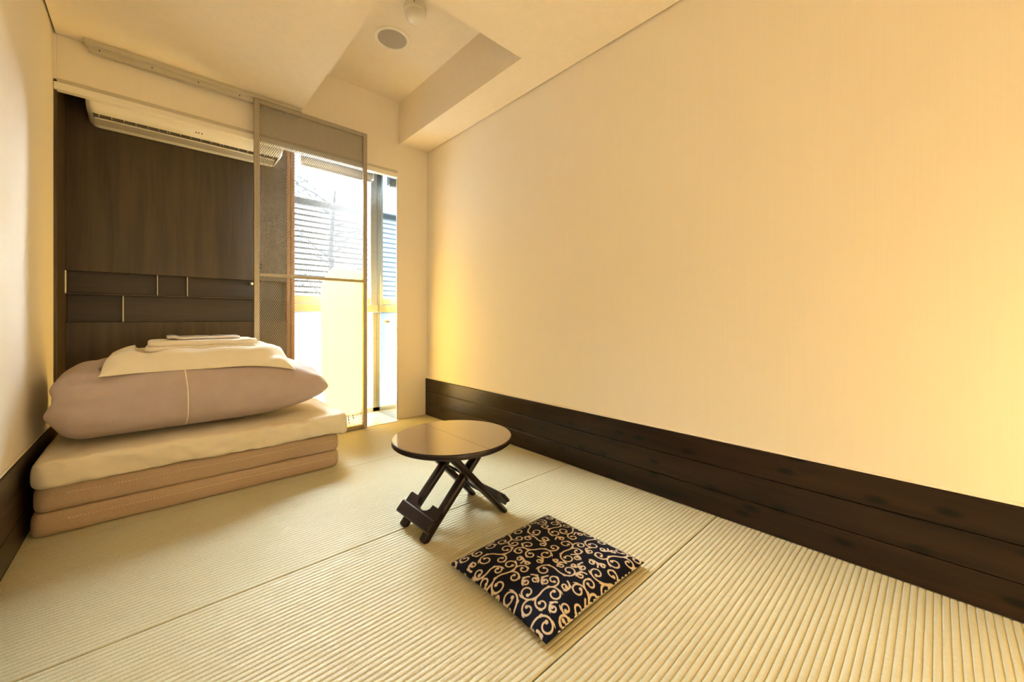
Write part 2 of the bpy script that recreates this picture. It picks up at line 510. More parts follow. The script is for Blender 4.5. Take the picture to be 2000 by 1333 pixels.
# ------------------------------------------------------------------ outside
lv = thing('louver_screen', (1.0, 3.62, -0.2), 'grey horizontal louver screen outside the window', 'louver')
MB().box(-0.2, 3.2, 3.60, 3.66, 1.70, 1.76, 0.004).build('top_rail', M['slat'], lv)
for k in range(26):
    z = 1.655 - k * 0.0465
    MB().box(-0.2, 3.2, 3.61, 3.628, z, z + 0.014).build('slat', M['slat'], lv)
for x in (-0.15, 1.9, 3.1):
    MB().box(x, x + 0.04, 3.642, 3.66, -0.2, 1.70).build('upright', M['slat'], lv)
struct(MB().box(-8, 12, 3.3, 30, -0.4, -0.2).build('ground_outside', M['concrete']), 'pale ground outside the window')

def tree(x, y, label):
    t = thing('garden_tree', (x, y, -0.2), label, 'tree', 'trees outside the window')
    rnd = random.Random(int(x * 100))
    mb = MB().tube([(x, y, -0.2), (x + 0.05, y, 0.7), (x - 0.05, y + 0.05, 1.6), (x, y, 2.5)], [0.07, 0.055, 0.04, 0.015], 8)
    tips = []
    for k in range(14):
        z = 0.7 + k * 0.12
        a = rnd.uniform(0, 6.28)
        r = rnd.uniform(0.4, 0.8)
        e = (x + r * math.cos(a), y + r * math.sin(a) * 0.6, z + rnd.uniform(0.1, 0.5))
        mb.tube([(x, y, z), ((x + e[0]) / 2, (y + e[1]) / 2, z + 0.12), e], [0.016, 0.011, 0.004], 6)
        tips.append(e)
    mb.build('trunk', M['bark'], t)
    lf = MB()
    for e in tips:
        for q in range(26):
            c = Vector(e) + Vector((rnd.gauss(0, 0.11), rnd.gauss(0, 0.11), rnd.gauss(0, 0.09)))
            d = Vector((rnd.gauss(0, 1), rnd.gauss(0, 1), rnd.gauss(0, 1))).normalized()
            s = d.cross(Vector((0.3, 0.2, 1))).normalized()
            lf.add([c - d * 0.035, c + s * 0.013 + d.cross(s) * 0.003, c + d * 0.035, c - s * 0.013], [(0, 1, 2, 3)])
    tag(lf.build('foliage', M['leaf'], t, recalc=False), kind='stuff')
tree(1.85, 5.6, 'left pale leafy tree seen through the louvers outside')
tree(3.1, 6.2, 'right pale leafy tree seen through the louvers outside')

# ------------------------------------------------------------------ roller blind
rb = thing('roller_blind', (0.95, 2.97, 1.80), 'rolled-up off-white roller blind at the top of the window', 'blind')
MB().tube([(0.75, 2.955, 1.838), (1.25, 2.955, 1.838)], 0.026, 20).build('roll', M['blind'], rb)
MB().box(0.75, 1.25, 2.950, 2.962, 1.792, 1.806, 0.003).build('bottom_bar', M['aluminium'], rb)
MB().box(0.755, 1.245, 2.9555, 2.9575, 1.804, 1.822).build('hem', M['blind'], rb)
for x in (0.744, 1.252):
    MB().box(x, x + 0.004, 2.928, 2.985, 1.805, 1.98, 0.001).build('bracket', M['plastic'], rb)

# ------------------------------------------------------------------ air conditioner
ac = thing('air_conditioner', (0.18, 2.82, 1.715), 'ivory wall air conditioner under the head of the alcove', 'air conditioner')
AX, BX = -0.232, 0.592
prof = [(2.918, 1.735), (2.918, 1.97), (2.705, 1.97), (2.698, 1.80), (2.700, 1.765), (2.708, 1.747), (2.722, 1.737), (2.745, 1.730), (2.86, 1.717), (2.905, 1.718)]
mb = MB()
nx, np_ = 30, len(prof)
cy, cz = 2.83, 1.86
rows = []
for i in range(nx + 1):
    # rounded ends: shrink towards the end caps
    t = i / nx
    x = AX + (BX - AX) * (0.5 - 0.5 * math.cos(math.pi * t))
    d = min(x - AX, BX - x)
    k = 1 - 0.16 * max(0, 1 - d / 0.03) ** 2
    rows.append([(x, cy + (p[0] - cy) * (k if p[0] < cy else 1), cz + (p[1] - cz) * (k if p[1] < cz else 1)) for p in prof])
# leave the outlet slot open: skip faces between profile points 7 and 8 away from the ends
vs_ = [p for r in rows for p in r]
fs = []
for i in range(nx):
    for j in range(np_):
        if j == 7 and 3 <= i < nx - 3:
            continue
        a, b = i * np_ + j, i * np_ + (j + 1) % np_
        fs.append((a, b, b + np_, a + np_))
fs += [tuple(range(np_)), tuple(reversed(range(nx * np_, nx * np_ + np_)))]
mb.add(vs_, fs, False)
body = mb.build('body', M['plastic'], ac, smooth_angle=35)
sx0, sx1 = rows[3][0][0], rows[nx - 3][0][0]
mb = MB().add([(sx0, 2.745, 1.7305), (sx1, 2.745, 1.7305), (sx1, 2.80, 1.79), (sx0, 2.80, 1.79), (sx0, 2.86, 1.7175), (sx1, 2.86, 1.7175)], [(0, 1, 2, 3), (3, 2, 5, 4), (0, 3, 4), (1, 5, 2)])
outlet = mb.build('outlet', M['ac_slot_shade'], ac)
fp = MB().bar((sx0 + 0.004, 2.825, 1.737), (sx1 - 0.004, 2.825, 1.737), 0.048, 0.004, (0, -0.25, 1), 0.001)
flap = fp.build('flap', M['plastic'], ac)
for k in range(18):
    x = sx0 + 0.02 + k * (sx1 - sx0 - 0.04) / 17
    MB().box(x - 0.001, x + 0.001, 2.765, 2.80, 1.736, 1.772).build('fin', M['plastic'], outlet)
for x in (0.06, 0.30):
    MB().box(x - 0.002, x + 0.002, 2.766, 2.772, 1.728, 1.742).build('flap_clip', M['plastic'], flap)
mb = MB()
for x in (0.175, 0.186, 0.20):
    mb.tube([(x, 2.7085, 1.7475), (x, 2.7045, 1.7445)], 0.003, 8)
mb.build('indicator', M['dark_plastic'], body)
MB().box(AX + 0.04, BX - 0.04, 2.6965, 2.699, 1.80, 1.95, 0.001).build('front_panel', M['plastic'], ac)

# ------------------------------------------------------------------ sliding mesh screen and its track
tr = thing('sliding_track', (0.22, 2.65, ZC), 'slim metal ceiling track that carries the sliding mesh screen', 'track')
MB().box(-0.228, 0.672, 2.622, 2.664, 1.998, ZC, 0.001).build('channel', M['champagne'], tr)
lower_rail = MB().box(-0.215, 0.672, 2.640, 2.664, 1.976, 1.999, 0.001).build('lower_rail', M['champagne'], tr)
for x in (-0.18, 0.0, 0.18, 0.36):
    MB().tube([(x, 2.6405, 1.988), (x, 2.638, 1.988)], 0.003, 8).build('screw', M['dark_plastic'], lower_rail)

ms = thing('mesh_screen', (0.75, 2.62, 0.0), 'tall sliding metal mesh screen standing in front of the window', 'screen')
SX0, SX1, SY, SZ0, SZ1 = 0.424, 1.071, 2.621, 0.006, 1.990
stile = MB().box(SX0, SX0 + 0.026, SY - 0.013, SY + 0.013, SZ0, SZ1, 0.0015).build('stile', M['mesh_steel'], ms)
MB().box(SX1 - 0.026, SX1, SY - 0.013, SY + 0.013, SZ0, SZ1, 0.0015).build('stile', M['mesh_steel'], ms)
for z0 in (SZ0, 0.983, SZ1 - 0.024):
    MB().box(SX0 + 0.026, SX1 - 0.026, SY - 0.012, SY + 0.012, z0, z0 + (0.024 if z0 != 0.983 else 0.018), 0.0015).build('rail', M['mesh_steel'], ms)
def expanded(x0, x1, z0, z1, name):
    w, h, th, dp = 0.0108, 0.0189, 0.0026, 0.0004
    nx = round((x1 - x0) / w); w = (x1 - x0) / nx
    nzr = round((z1 - z0) / (h / 2)); hh = (z1 - z0) / nzr
    segs = []
    i = np.arange(nzr)
    for k in range(nx):
        for b in (0, 1):
            xa = k * w + (i % 2) * w / 2 if not b else (k + 1) * w - (i % 2) * w / 2
            xb = k * w + ((i + 1) % 2) * w / 2 if not b else (k + 1) * w - ((i + 1) % 2) * w / 2
            segs.append(np.stack([x0 + xa, z0 + i * hh, x0 + xb, z0 + (i + 1) * hh], 1))
    s = np.concatenate(segs)
    n = len(s)
    dx = s[:, 2] - s[:, 0]; dz = s[:, 3] - s[:, 1]
    L = np.hypot(dx, dz)
    px, pz = -dz / L * th / 2, dx / L * th / 2
    V = np.zeros((n, 8, 3))
    for e in (0, 1):
        for q, (sg, yy) in enumerate(((1, -dp), (-1, -dp), (-1, dp), (1, dp))):
            V[:, e * 4 + q, 0] = s[:, e * 2] + sg * px
            V[:, e * 4 + q, 2] = s[:, e * 2 + 1] + sg * pz
            V[:, e * 4 + q, 1] = SY + yy
    V = V.reshape(-1, 3) - np.array(ms.location)
    base = np.arange(n)[:, None, None] * 8
    F = np.array([(0, 1, 5, 4), (1, 2, 6, 5), (2, 3, 7, 6), (3, 0, 4, 7)])[None] + base
    F = F.reshape(-1)
    me = bpy.data.meshes.new(name)
    me.vertices.add(len(V)); me.vertices.foreach_set('co', V.ravel())
    me.loops.add(len(F)); me.loops.foreach_set('vertex_index', F)
    me.polygons.add(len(F) // 4); me.polygons.foreach_set('loop_start', np.arange(0, len(F), 4))
    me.update(calc_edges=True)
    me.materials.append(M['mesh_steel'])
    o = bpy.data.objects.new(name, me)
    COL.objects.link(o)
    o.parent = ms
    tag(o, kind='stuff')
expanded(SX0 + 0.022, SX1 - 0.022, SZ0 + 0.020, 0.985, 'mesh')
expanded(SX0 + 0.022, SX1 - 0.022, 0.999, SZ1 - 0.020, 'mesh')
for z in (0.955, 1.03, 1.05):
    MB().tube([(SX0 + 0.034, SY - 0.001, z), (SX0 + 0.034, SY - 0.006, z)], 0.004, 8).build('rivet', M['dark_plastic'], stile)

# ------------------------------------------------------------------ paper lanterns
def lantern(c, label, paper, height, rad, group, bulbs=3):
    x, y, z = c
    t = thing('paper_lantern', (x, y, z), label, 'lamp', group)
    n = 46
    prof = [(0.02, height)]
    for i in range(n + 1):
        s = i / n
        zz = height - (height - 0.07) * s
        r = rad * (0.55 + 0.45 * min(1, math.sin(min(1, s / 0.16) * math.pi / 2))) if s < 0.16 else rad
        r *= 1 - 0.30 * max(0, (s - 0.72) / 0.28) ** 1.6
        if s == 0: r = rad * 0.50
        r *= 1 - 0.012 * (i % 2)
        prof.append((r, zz))
    prof.append((0.03, 0.07))
    MB().lathe(prof, (x, y, z), 40).build('shade', paper, t)
    mb = MB()
    for k in range(3):
        a = 2 * math.pi * k / 3 + 0.5
        mb.tube([(x + 0.09 * math.cos(a), y + 0.09 * math.sin(a), z), (x + 0.07 * math.cos(a), y + 0.07 * math.sin(a), z + 0.072)], 0.003, 8)
    mb.tube([(x, y, z + 0.065), (x, y, z + height)], 0.004, 8)
    mb.build('wire_stand', M['wire'], t)
    for k in range(bulbs):
        zz = z + 0.07 + (height - 0.07) * (0.17 + 0.31 * k)
        MB().lathe([(0.001, -0.03), (0.018, -0.025), (0.03, 0), (0.018, 0.025), (0.001, 0.03)], (x, y, zz), 12).build('bulb', M['bulb'], t)
    return t
lantern((1.015, 2.872, 0.0), 'tall cream paper lantern glowing in the alcove behind the mesh screen', M['alcove_paper'], 1.10, 0.155, 'paper lanterns')
lantern((1.39, -0.60, 0.0), 'tall cream paper lantern glowing beside the right wall near the camera', M['side_paper'], 0.90, 0.12, 'paper lanterns', 1)

# paper globe added out of view as general warm fill light
GP = (0.28, -0.80, 0.46)
cl = thing('added_fill_globe', (GP[0], GP[1], 0), 'unseen paper globe lamp added behind the camera to light the room', 'lamp')
n = 28
MB().lathe([(max(0.03, 0.20 * math.sin(math.pi * i / n)) * (1 - 0.012 * (i % 2)), -0.20 * math.cos(math.pi * i / n)) for i in range(n + 1)], GP, 40).build('globe', M['fill_globe_paper'], cl)
mb = MB()
for k in range(3):
    a = 2 * math.pi * k / 3
    mb.tube([(GP[0] + 0.14 * math.cos(a), GP[1] + 0.14 * math.sin(a), 0.001), (GP[0] + 0.06 * math.cos(a), GP[1] + 0.06 * math.sin(a), GP[2] - 0.185)], 0.004, 8)
mb.build('wire_stand', M['wire'], cl)

# ------------------------------------------------------------------ ceiling devices
sd = thing('smoke_detector', (0.985, 1.80, ZR), 'white round smoke detector on the ceiling', 'detector')
MB().lathe([(0.001, 0), (0.056, 0), (0.056, -0.026), (0.050, -0.030), (0.001, -0.030)], sd.location, 36).build('base', M['plastic'], sd, smooth_angle=40)
MB().lathe([(0.049, -0.028), (0.049, -0.046), (0.046, -0.056), (0.037, -0.066), (0.022, -0.072), (0.001, -0.074)], sd.location, 36).build('dome', M['plastic'], sd)
MB().tube([(0.985 - 0.030, 1.80 - 0.047, ZR - 0.012), (0.985 - 0.031, 1.80 - 0.049, ZR - 0.012)], 0.003, 8).build('indicator', M['dark_plastic'], sd)
sp = thing('ceiling_speaker', (0.998, 2.083, ZR), 'round recessed ceiling speaker with grey grille', 'speaker')
MB().lathe([(0.098, 0), (0.098, -0.004), (0.092, -0.008), (0.080, -0.009), (0.078, -0.004)], sp.location, 48).build('ring', M['plastic'], sp)
MB().lathe([(0.078, -0.006), (0.04, -0.0065), (0.001, -0.0065)], sp.location, 48).build('grille', M['grille'], sp)

# ================================================================== bedding
def slab(x0, x1, y0, y1, z0, z1, r, fn=None, nx=60, ny=36, nr=10, e=2.0):
    """soft slab: rounded-edge block skinned as rings from bottom centre to top centre"""
    cx, cy, hx, hy = (x0 + x1) / 2, (y0 + y1) / 2, (x1 - x0) / 2, (y1 - y0) / 2
    hz, cz = (z1 - z0) / 2, (z0 + z1) / 2
    def outline(sx, sy, rc):
        pts = []
        n = nx // 4
        per = []
        for q in range(4):
            ox, oy = ((sx - rc), (sx - rc) * 0 + (sy - rc))
            sgx, sgy = ((1, -1), (1, 1), (-1, 1), (-1, -1))[q]
            a0 = (-90, 0, 90, 180)[q]
            for i in range(7):
                a = math.radians(a0 + i * 15)
                per.append((sgx * (sx - rc) + rc * math.cos(a), sgy * (sy - rc) + rc * math.sin(a)))
        # densify
        out = []
        for i in range(len(per)):
            a, b = per[i], per[(i + 1) % len(per)]
            out.append(a)
            if i % 7 == 6:
                k = ny
                for j in range(1, k):
                    out.append((a[0] + (b[0] - a[0]) * j / k, a[1] + (b[1] - a[1]) * j / k))
        return out
    prof = []
    ins = min(hx, hy)
    for i in range(6):
        prof.append((ins * (1 - i / 6) * 0.985 + r * i / 6, -hz))
    m = nr
    for i in range(m + 1):
        a = math.pi * i / m - math.pi / 2
        ca, sa = math.cos(a), math.sin(a)
        prof.append((r * (1 - abs(ca) ** (2 / e)), hz * math.copysign(abs(sa) ** (2 / e), sa)))
    for i in range(5, -1, -1):
        prof.append((ins * (1 - i / 6) * 0.985 + r * i / 6, hz))
    vs_, n = [], 0
    for inset, z in prof:
        ring = outline(hx - inset, hy - inset, max(0.0015, min(0.035, (ins - inset) * 0.5)))
        n = len(ring)
        for p in ring:
            q = (cx + p[0], cy + p[1], cz + z)
            vs_.append(fn(q) if fn else q)
    R = len(prof)
    fs = [(i * n + k, i * n + (k + 1) % n, (i + 1) * n + (k + 1) % n, (i + 1) * n + k) for i in range(R - 1) for k in range(n)]
    fs += [tuple(reversed(range(n))), tuple((R - 1) * n + k for k in range(n))]
    return MB().add(vs_, fs, True)

fm = thing('folding_mattress', (0.2, 2.37, 0), 'tan fabric tri-fold mattress folded on the tatami, lowest of the bedding', 'mattress')
def sagA(p): return (p[0] + 0.004 * nz(p[1] * 6, p[2] * 20), p[1] + 0.006 * nz(p[0] * 5, p[2] * 25, 1), p[2])
def sagB(p): return (p[0] + 0.004 * nz(p[1] * 6, p[2] * 20, 4), p[1] + 0.007 * nz(p[0] * 5, p[2] * 25, 5) + 0.004, p[2] + 0.008 * max(0, (0.3 - p[0])) * (p[2] > 0.11))
fold1 = slab(-0.303, 0.697, 2.035, 2.598, 0.001, 0.079, 0.016, sagA, e=3.0).build('fold', M['mattress'], fm)
fold2 = slab(-0.296, 0.699, 2.038, 2.598, 0.080, 0.161, 0.016, sagB, e=3.0).build('fold', M['mattress'], fm)
for fn, z, fold in ((sagA, 0.050, fold1), (sagB, 0.134, fold2)):
    mb = MB()
    x = -0.215
    while x < 0.66:
        a, b = fn((x, 2.0335, z)), fn((x + 0.006, 2.0335, z))
        mb.bar(a, b, 0.003, 0.0018)
        x += 0.0095
    mb.build('stitching', M['stitch'], fold)

pad = thing('futon_pad', (0.22, 2.35, 0.16), 'thin futon pad in a loose cream sheet on top of the folded mattress', 'futon')
def padf(p):
    x, y, z = p
    edge = min(1, max(0, (2.10 - y) / 0.06))
    k = (z - 0.165) / 0.10
    k = min(1, max(0, k))
    y2 = y + edge * (0.008 * nz(x * 7, z * 18, 2) + 0.007 * (1 - k) * math.sin(x * 9 + 1) + 0.011 * nz((x + z) * 22, (z - x * 0.3) * 30, 6))
    z2 = z + 0.004 * nz(x * 4, y * 5, 3) * k + (1 - k) * 0.010 * max(0, nz(x * 6, y * 2, 9)) * edge
    if k > 0.5:
        front = math.exp(-((y - 2.05) / 0.05) ** 2)
        z2 += front * (0.004 * nz(x * 14 + y * 6, y * 22, 5) + 0.005 * nz(x * 30, y * 12, 15)) + 0.010 * max(0, (x - 0.55) / 0.2) * front
    x2 = x + (0.012 * nz(y * 8, z * 16, 7) if x > 0.66 else 0.0)
    if x > 0.70 and y < 2.07:       # tucked corner flap
        z2 -= 0.010 * (1 - k)
    return (x2, y2, z2)
slab(-0.300, 0.742, 2.018, 2.592, 0.166, 0.258, 0.024, padf, ny=90, nr=16, e=3.0).build('sheet', M['sheet'], pad)

# duvet: cross-sections lofted along its width
DX0, DX1 = -0.268, 0.690
def dsec(x):
    s = (x - DX0) / (DX1 - DX0)
    s = min(1, max(0, s))
    lo = max(1e-4, 1 - max(0, (0.10 - s) / 0.10) ** 2.4) ** 0.5          # blunt left end
    hi = max(1e-4, 1 - max(0, (s - 0.55) / 0.45) ** 2.5) ** 0.62         # long taper to the right tip
    b = 0.147 * (0.42 + 0.58 * lo) * (0.10 + 0.90 * hi)
    zc = 0.268 + 0.146 + (1 - hi) * -0.030 + (1 - lo) * 0.0
    a = 0.248 * (0.86 + 0.14 * lo) * (0.62 + 0.38 * hi)
    return a, b, zc, 2.348
def dtop(x, y):
    a, b, zc, yc = dsec(x)
    c = min(1, abs((y - yc) / a)) ** (1 / 0.86)
    return zc + b * max(0, 1 - c * c) ** 0.40
def dpoint(x, th):
    a, b, zc, yc = dsec(x)
    c, s = math.cos(th), math.sin(th)
    e = 0.86
    y = yc + a * math.copysign(abs(c) ** e, c)
    up = s > 0
    z = zc + b * math.copysign(abs(s) ** (0.80 if up else 0.62), s)
    # folds and creases
    w = 0.010 * nz(x * 5, y * 5, z * 5) + 0.007 * nz(x * 4 + 9, y * 16, z * 16)
    ends = max(0, (abs(x - 0.21) - 0.22) / 0.26)
    w += 0.016 * ends * nz(x * 6, y * 14 + z * 20, z * 16 + 3)
    y += w * c * 1.1
    z += w * abs(s) * (1 if up else 0.2)
    if up:
        z += 0.035 * math.exp(-((x + 0.14) / 0.07) ** 2 - ((y - 2.52) / 0.07) ** 2)
    z = max(z, 0.268)
    return (x, y, z)
du = thing('duvet', (0.2, 2.4, 0.26), 'thick mauve-brown duvet folded on the cream futon pad', 'duvet')
NXD, NTD = 110, 90
vs_, fs = [], []
for i in range(NXD + 1):
    t = i / NXD
    x = DX0 + (DX1 - DX0) * (0.5 - 0.5 * math.cos(math.pi * t))
    for k in range(NTD):
        th = 2 * math.pi * k / NTD
        p = list(dpoint(x, th))
        if t < 0.22:      # crumple of the left end
            p[0] += 0.018 * nz(p[1] * 9, p[2] * 14, 11) + 0.01 * math.sin(p[2] * 60) * (1 - t / 0.22)
        if t > 0.8:
            p[0] += 0.014 * nz(p[1] * 8, p[2] * 18, 13) * (t - 0.8) / 0.2
        vs_.append(tuple(p))
for i in range(NXD):
    for k in range(NTD):
        fs.append((i * NTD + k, i * NTD + (k + 1) % NTD, (i + 1) * NTD + (k + 1) % NTD, (i + 1) * NTD + k))
fs += [tuple(range(NTD)), tuple(reversed(range(NXD * NTD, NXD * NTD + NTD)))]
cover = MB().add(vs_, fs, True).build('cover', M['duvet'], du)
pts = []
for k in range(40):
    th = math.radians(232 - k * 3.0)
    p = dpoint(0.105 + 0.006 * math.sin(k * 0.12), th)
    pts.append((p[0], p[1] - 0.002, p[2] + 0.0005))
MB().tube(pts, 0.0026, 8).build('piping', M['pillow'], cover)

# pillow
pw = thing('pillow', (0.18, 2.36, 0.5), 'flat ivory pillow lying on the mauve duvet', 'pillow')
PXc, PYc, PA, PB = 0.185, 2.335, 0.335, 0.200
NP = 70
def psurf(a, b, top):
    # cushion outline with drawn-in sides and pointed corners
    x = PXc + PA * a * (1 - 0.05 * (1 - b * b)) + 0.006 * nz(b * 2.5, 7)
    y = PYc + PB * b * (1 - 0.06 * (1 - a * a)) + 0.012 * nz(a * 2.2, 3.3) * abs(b)
    base = dtop(x, max(y, 2.155)) + 0.006 - 0.25 * max(0, 2.155 - y)
    t = 0.098 * (max(0, 1 - abs(a) ** 3.2) ** 0.55) * (max(0, 1 - abs(b) ** 3.4) ** 0.5)
    wr = 0.012 * nz(x * 9 + y * 5, y * 9, 21) + 0.024 * nz((x + y * 0.6) * 7, (y - x * 0.35) * 24, 23)
    if top:
        z = base + t + wr * min(1, t * 30)
        lim = 0.596
        if -0.05 < x < 0.40 and 2.20 < y < 2.49:
            z = min(z, lim)
        else:
            z = min(z, lim + 0.5 * max(0, z - lim))
    else:
        z = base - 0.002
    return (x, y, z)
vs_, fs = [], []
for top in (1, 0):
    o = len(vs_)
    for i in range(NP + 1):
        for j in range(NP + 1):
            a = math.sin((i / NP * 2 - 1) * math.pi / 2)
            b = math.sin((j / NP * 2 - 1) * math.pi / 2)
            vs_.append(psurf(a, b, top))
    for i in range(NP):
        for j in range(NP):
            q = o + i * (NP + 1) + j
            fs.append((q, q + 1, q + NP + 2, q + NP + 1))
MB().add(vs_, fs, True).build('pillowcase', M['pillow'], pw)

# towels
tw = thing('folded_towel', (0.18, 2.37, 0.597), 'white cotton towel folded in two layers on the pillow', 'towel')
def twf(p): return (p[0] + 0.004 * nz(p[1] * 12, p[2] * 40, 31), p[1] + 0.003 * nz(p[0] * 14, p[2] * 40, 32), p[2] + 0.0025 * nz(p[0] * 12, p[1] * 12, 33))
slab(-0.022, 0.376, 2.222, 2.47, 0.597, 0.621, 0.012, twf, e=2.3).build('layer', M['towel'], tw)
slab(-0.014, 0.378, 2.224, 2.47, 0.620, 0.645, 0.012, twf, e=2.3).build('layer', M['towel'], tw)
pk = thing('amenity_packet', (0.18, 2.38, 0.645), 'thin milky plastic packet with small dark print on the towel', 'packet')
def pkf(p): return (p[0], p[1], p[2] + 0.003 * nz(p[0] * 22, p[1] * 22, 41) + 0.004 * (p[0] < 0.08))
slab(0.048, 0.318, 2.28, 2.46, 0.6475, 0.6585, 0.006, pkf, e=2.2).build('film', M['packet'], pk)
mb = MB()
for x, y, s in ((0.235, 2.30, 0.010), (0.222, 2.305, 0.005), (0.250, 2.30, 0.004), (0.20, 2.31, 0.004)):
    mb.tube([(x, y, 0.657), (x, y, 0.6605)], s, 10)
mb.build('print', M['ink'], pk)

# ================================================================== folding table
ft = thing('folding_table', (0.85, 1.255, 0), 'low round dark lacquered folding table with crossed legs', 'table')
TC, TZ, TR = (0.852, 1.262), 0.292, 0.226
for sgn in (-1, 1):
    # two half-discs meeting at a fine joint
    n = 40
    arc = [(TC[0] + sgn * (0.0006 + TR * math.cos(-math.pi / 2 + math.pi * i / n)), TC[1] + TR * math.sin(-math.pi / 2 + math.pi * i / n)) for i in range(n + 1)]
    rings = [(1.0 - 0.020, TZ - 0.020), (1.0, TZ - 0.016), (1.0, TZ - 0.005), (0.994, TZ - 0.0015), (0.985, TZ)]
    vs_ = []
    for k, z in rings:
        vs_ += [(TC[0] + sgn * 0.0006 + (p[0] - TC[0] - sgn * 0.0006) * k, TC[1] + (p[1] - TC[1]) * k, z) for p in arc]
    m = n + 1
    fs = [(i * m + k, i * m + k + 1, (i + 1) * m + k + 1, (i + 1) * m + k) for i in range(len(rings) - 1) for k in range(n)]
    fs += [tuple(range(m))] + [(i * m, (i + 1) * m, (i + 1) * m + n, i * m + n) for i in range(len(rings) - 1)]
    th_ = MB().add([(p[0], p[1], TZ + 0.0004) for p in vs_[-m:]] + [(p[0], p[1], TZ - 0.001) for p in vs_[-m:]], [tuple(range(m))] + [(k, k + 1, m + k + 1, m + k) for k in range(n)] + [(0, n, m + n, m)]).build('top_half', M['tabletop'], ft, smooth_angle=30)
    MB().add(vs_, fs).build('edge_band', M['lacquer'], th_, smooth_angle=30)
def leg(x0, x1, y):
    a, b = Vector((x0, y, 0.0)), Vector((x1, y, 0.274))
    t = (b - a).normalized()
    mb = MB().bar(a - t * 0.006, b, 0.026, 0.037, (0, 1, 0), 0.008)
    mb.v = [(p[0], p[1], max(0.0005, p[2])) for p in mb.v]
    return mb
LX0, LX1 = 0.664, 0.994
for y in (1.153, 1.293):
    leg(LX0, 0.922, y).build('leg', M['lacquer'], ft)
for y in (1.131, 1.330):
    leg(LX1, 0.748, y).build('leg', M['lacquer'], ft)
def stretcher(x0, x1, ya, yb, sg):
    """notched foot board fixed across a pair of legs, lying along their outer faces"""
    t = Vector((x1 - x0, 0, 0.274)).normalized()
    nrm = Vector((-t.z, 0, t.x)) if sg < 0 else Vector((t.z, 0, -t.x))
    nrm = nrm if nrm.z > 0 else -nrm
    o = Vector((x0, 0, 0))
    ym = (ya + yb) / 2
    hw = (yb - ya) / 2
    poly = [(-hw, 0.030), (hw, 0.030), (hw, 0.098), (hw - 0.006, 0.104), (hw * 0.50, 0.104)]
    for k in range(9):
        a = math.pi * k / 8
        poly.append((hw * 0.42 * math.cos(a), 0.104 - 0.032 * math.sin(a) ** 0.8))
    poly += [(-hw * 0.50, 0.104), (-hw + 0.006, 0.104), (-hw, 0.098)]
    def place(mb):
        mb.v = [tuple(o + Vector((0, ym + p[0], 0)) + t * p[1] + nrm * p[2]) for p in mb.v]
        return mb
    board = place(MB().prism(poly, 'z', 0.016, 0.030)).build('stretcher', M['lacquer'], ft)
    place(MB().box(-hw - 0.004, hw + 0.004, 0.024, 0.068, 0.0295, 0.042, 0.004)).build('stretcher_rail', M['lacquer'], board)
stretcher(LX0, 0.922, 1.118, 1.328, -1)
stretcher(LX1, 0.748, 1.108, 1.353, 1)
for x in (0.752, 0.925):
    MB().box(x - 0.012, x + 0.012, 1.105, 1.40, 0.2565, 0.2725, 0.002).build('batten', M['lacquer'], ft)
MB().tube([(0.826, 1.120, 0.182), (0.826, 1.342, 0.182)], 0.005, 10).build('pivot_rod', M['lacquer'], ft)

# ================================================================== floor cushion with scroll print
CC = (0.862, 0.783)
CHX, CHY = 0.216, 0.194
NU, NV = 420, 380
U = np.linspace(-1, 1, NU)[:, None] * np.ones((1, NV))
V = np.ones((NU, 1)) * np.linspace(-1, 1, NV)[None]
px = CHX * U * (1 - 0.045 * (1 - V ** 2))
py = CHY * V * (1 - 0.045 * (1 - U ** 2))
prof = (np.clip(1 - np.abs(U) ** 3.2, 0, 1) ** 0.55) * (np.clip(1 - np.abs(V) ** 3.2, 0, 1) ** 0.55)
pz = 0.014 + 0.040 * prof + 0.0015 * np.sin(px * 40 + 1) * np.cos(py * 37) * prof
pr = np.zeros((NU, NV))
occ = np.zeros((NU, NV))
def stamp(x, y, r, tgt=None):
    tgt = pr if tgt is None else tgt
    iu = (x / CHX + 1) / 2 * (NU - 1)
    iv = (y / CHY + 1) / 2 * (NV - 1)
    ru = r / (2 * CHX) * (NU - 1) + 1.5
    rv = r / (2 * CHY) * (NV - 1) + 1.5
    a0, a1 = int(max(0, iu - ru)), int(min(NU, iu + ru + 2))
    b0, b1 = int(max(0, iv - rv)), int(min(NV, iv + rv + 2))
    if a0 >= a1 or b0 >= b1:
        return
    gx = (np.arange(a0, a1)[:, None] / (NU - 1) * 2 - 1) * CHX
    gy = (np.arange(b0, b1)[None] / (NV - 1) * 2 - 1) * CHY
    d = np.hypot(gx - x, gy - y)
    s = np.clip((r - d) / 0.0008 + 0.5, 0, 1)
    tgt[a0:a1, b0:b1] = np.maximum(tgt[a0:a1, b0:b1], s)
TH = 0.0025
DS = 0.0009
def path(x, y, a, k0, k1, n):
    """points of a stroke whose curvature grows from k0 to k1"""
    st = [(x, y, a)]
    for i in range(n):
        a += (k0 + (k1 - k0) * (i / n) ** 1.2) * DS
        x += math.cos(a) * DS
        y += math.sin(a) * DS
        st.append((x, y, a))
    return st
def hits(st, skip=0):
    h = 0
    for x, y, a in st[skip::3]:
        iu = int((x / CHX + 1) / 2 * (NU - 1)); iv = int((y / CHY + 1) / 2 * (NV - 1))
        if 0 <= iu < NU and 0 <= iv < NV and occ[iu, iv] > 0.3:
            h += 1
    return h
def ink(st, bulb=1.9):
    for i, (x, y, a) in enumerate(st):
        stamp(x, y, TH * (1 - 0.15 * i / len(st)))
        if i % 3 == 0:
            stamp(x, y, TH + 0.0042, occ)
    stamp(st[-1][0], st[-1][1], TH * bulb)
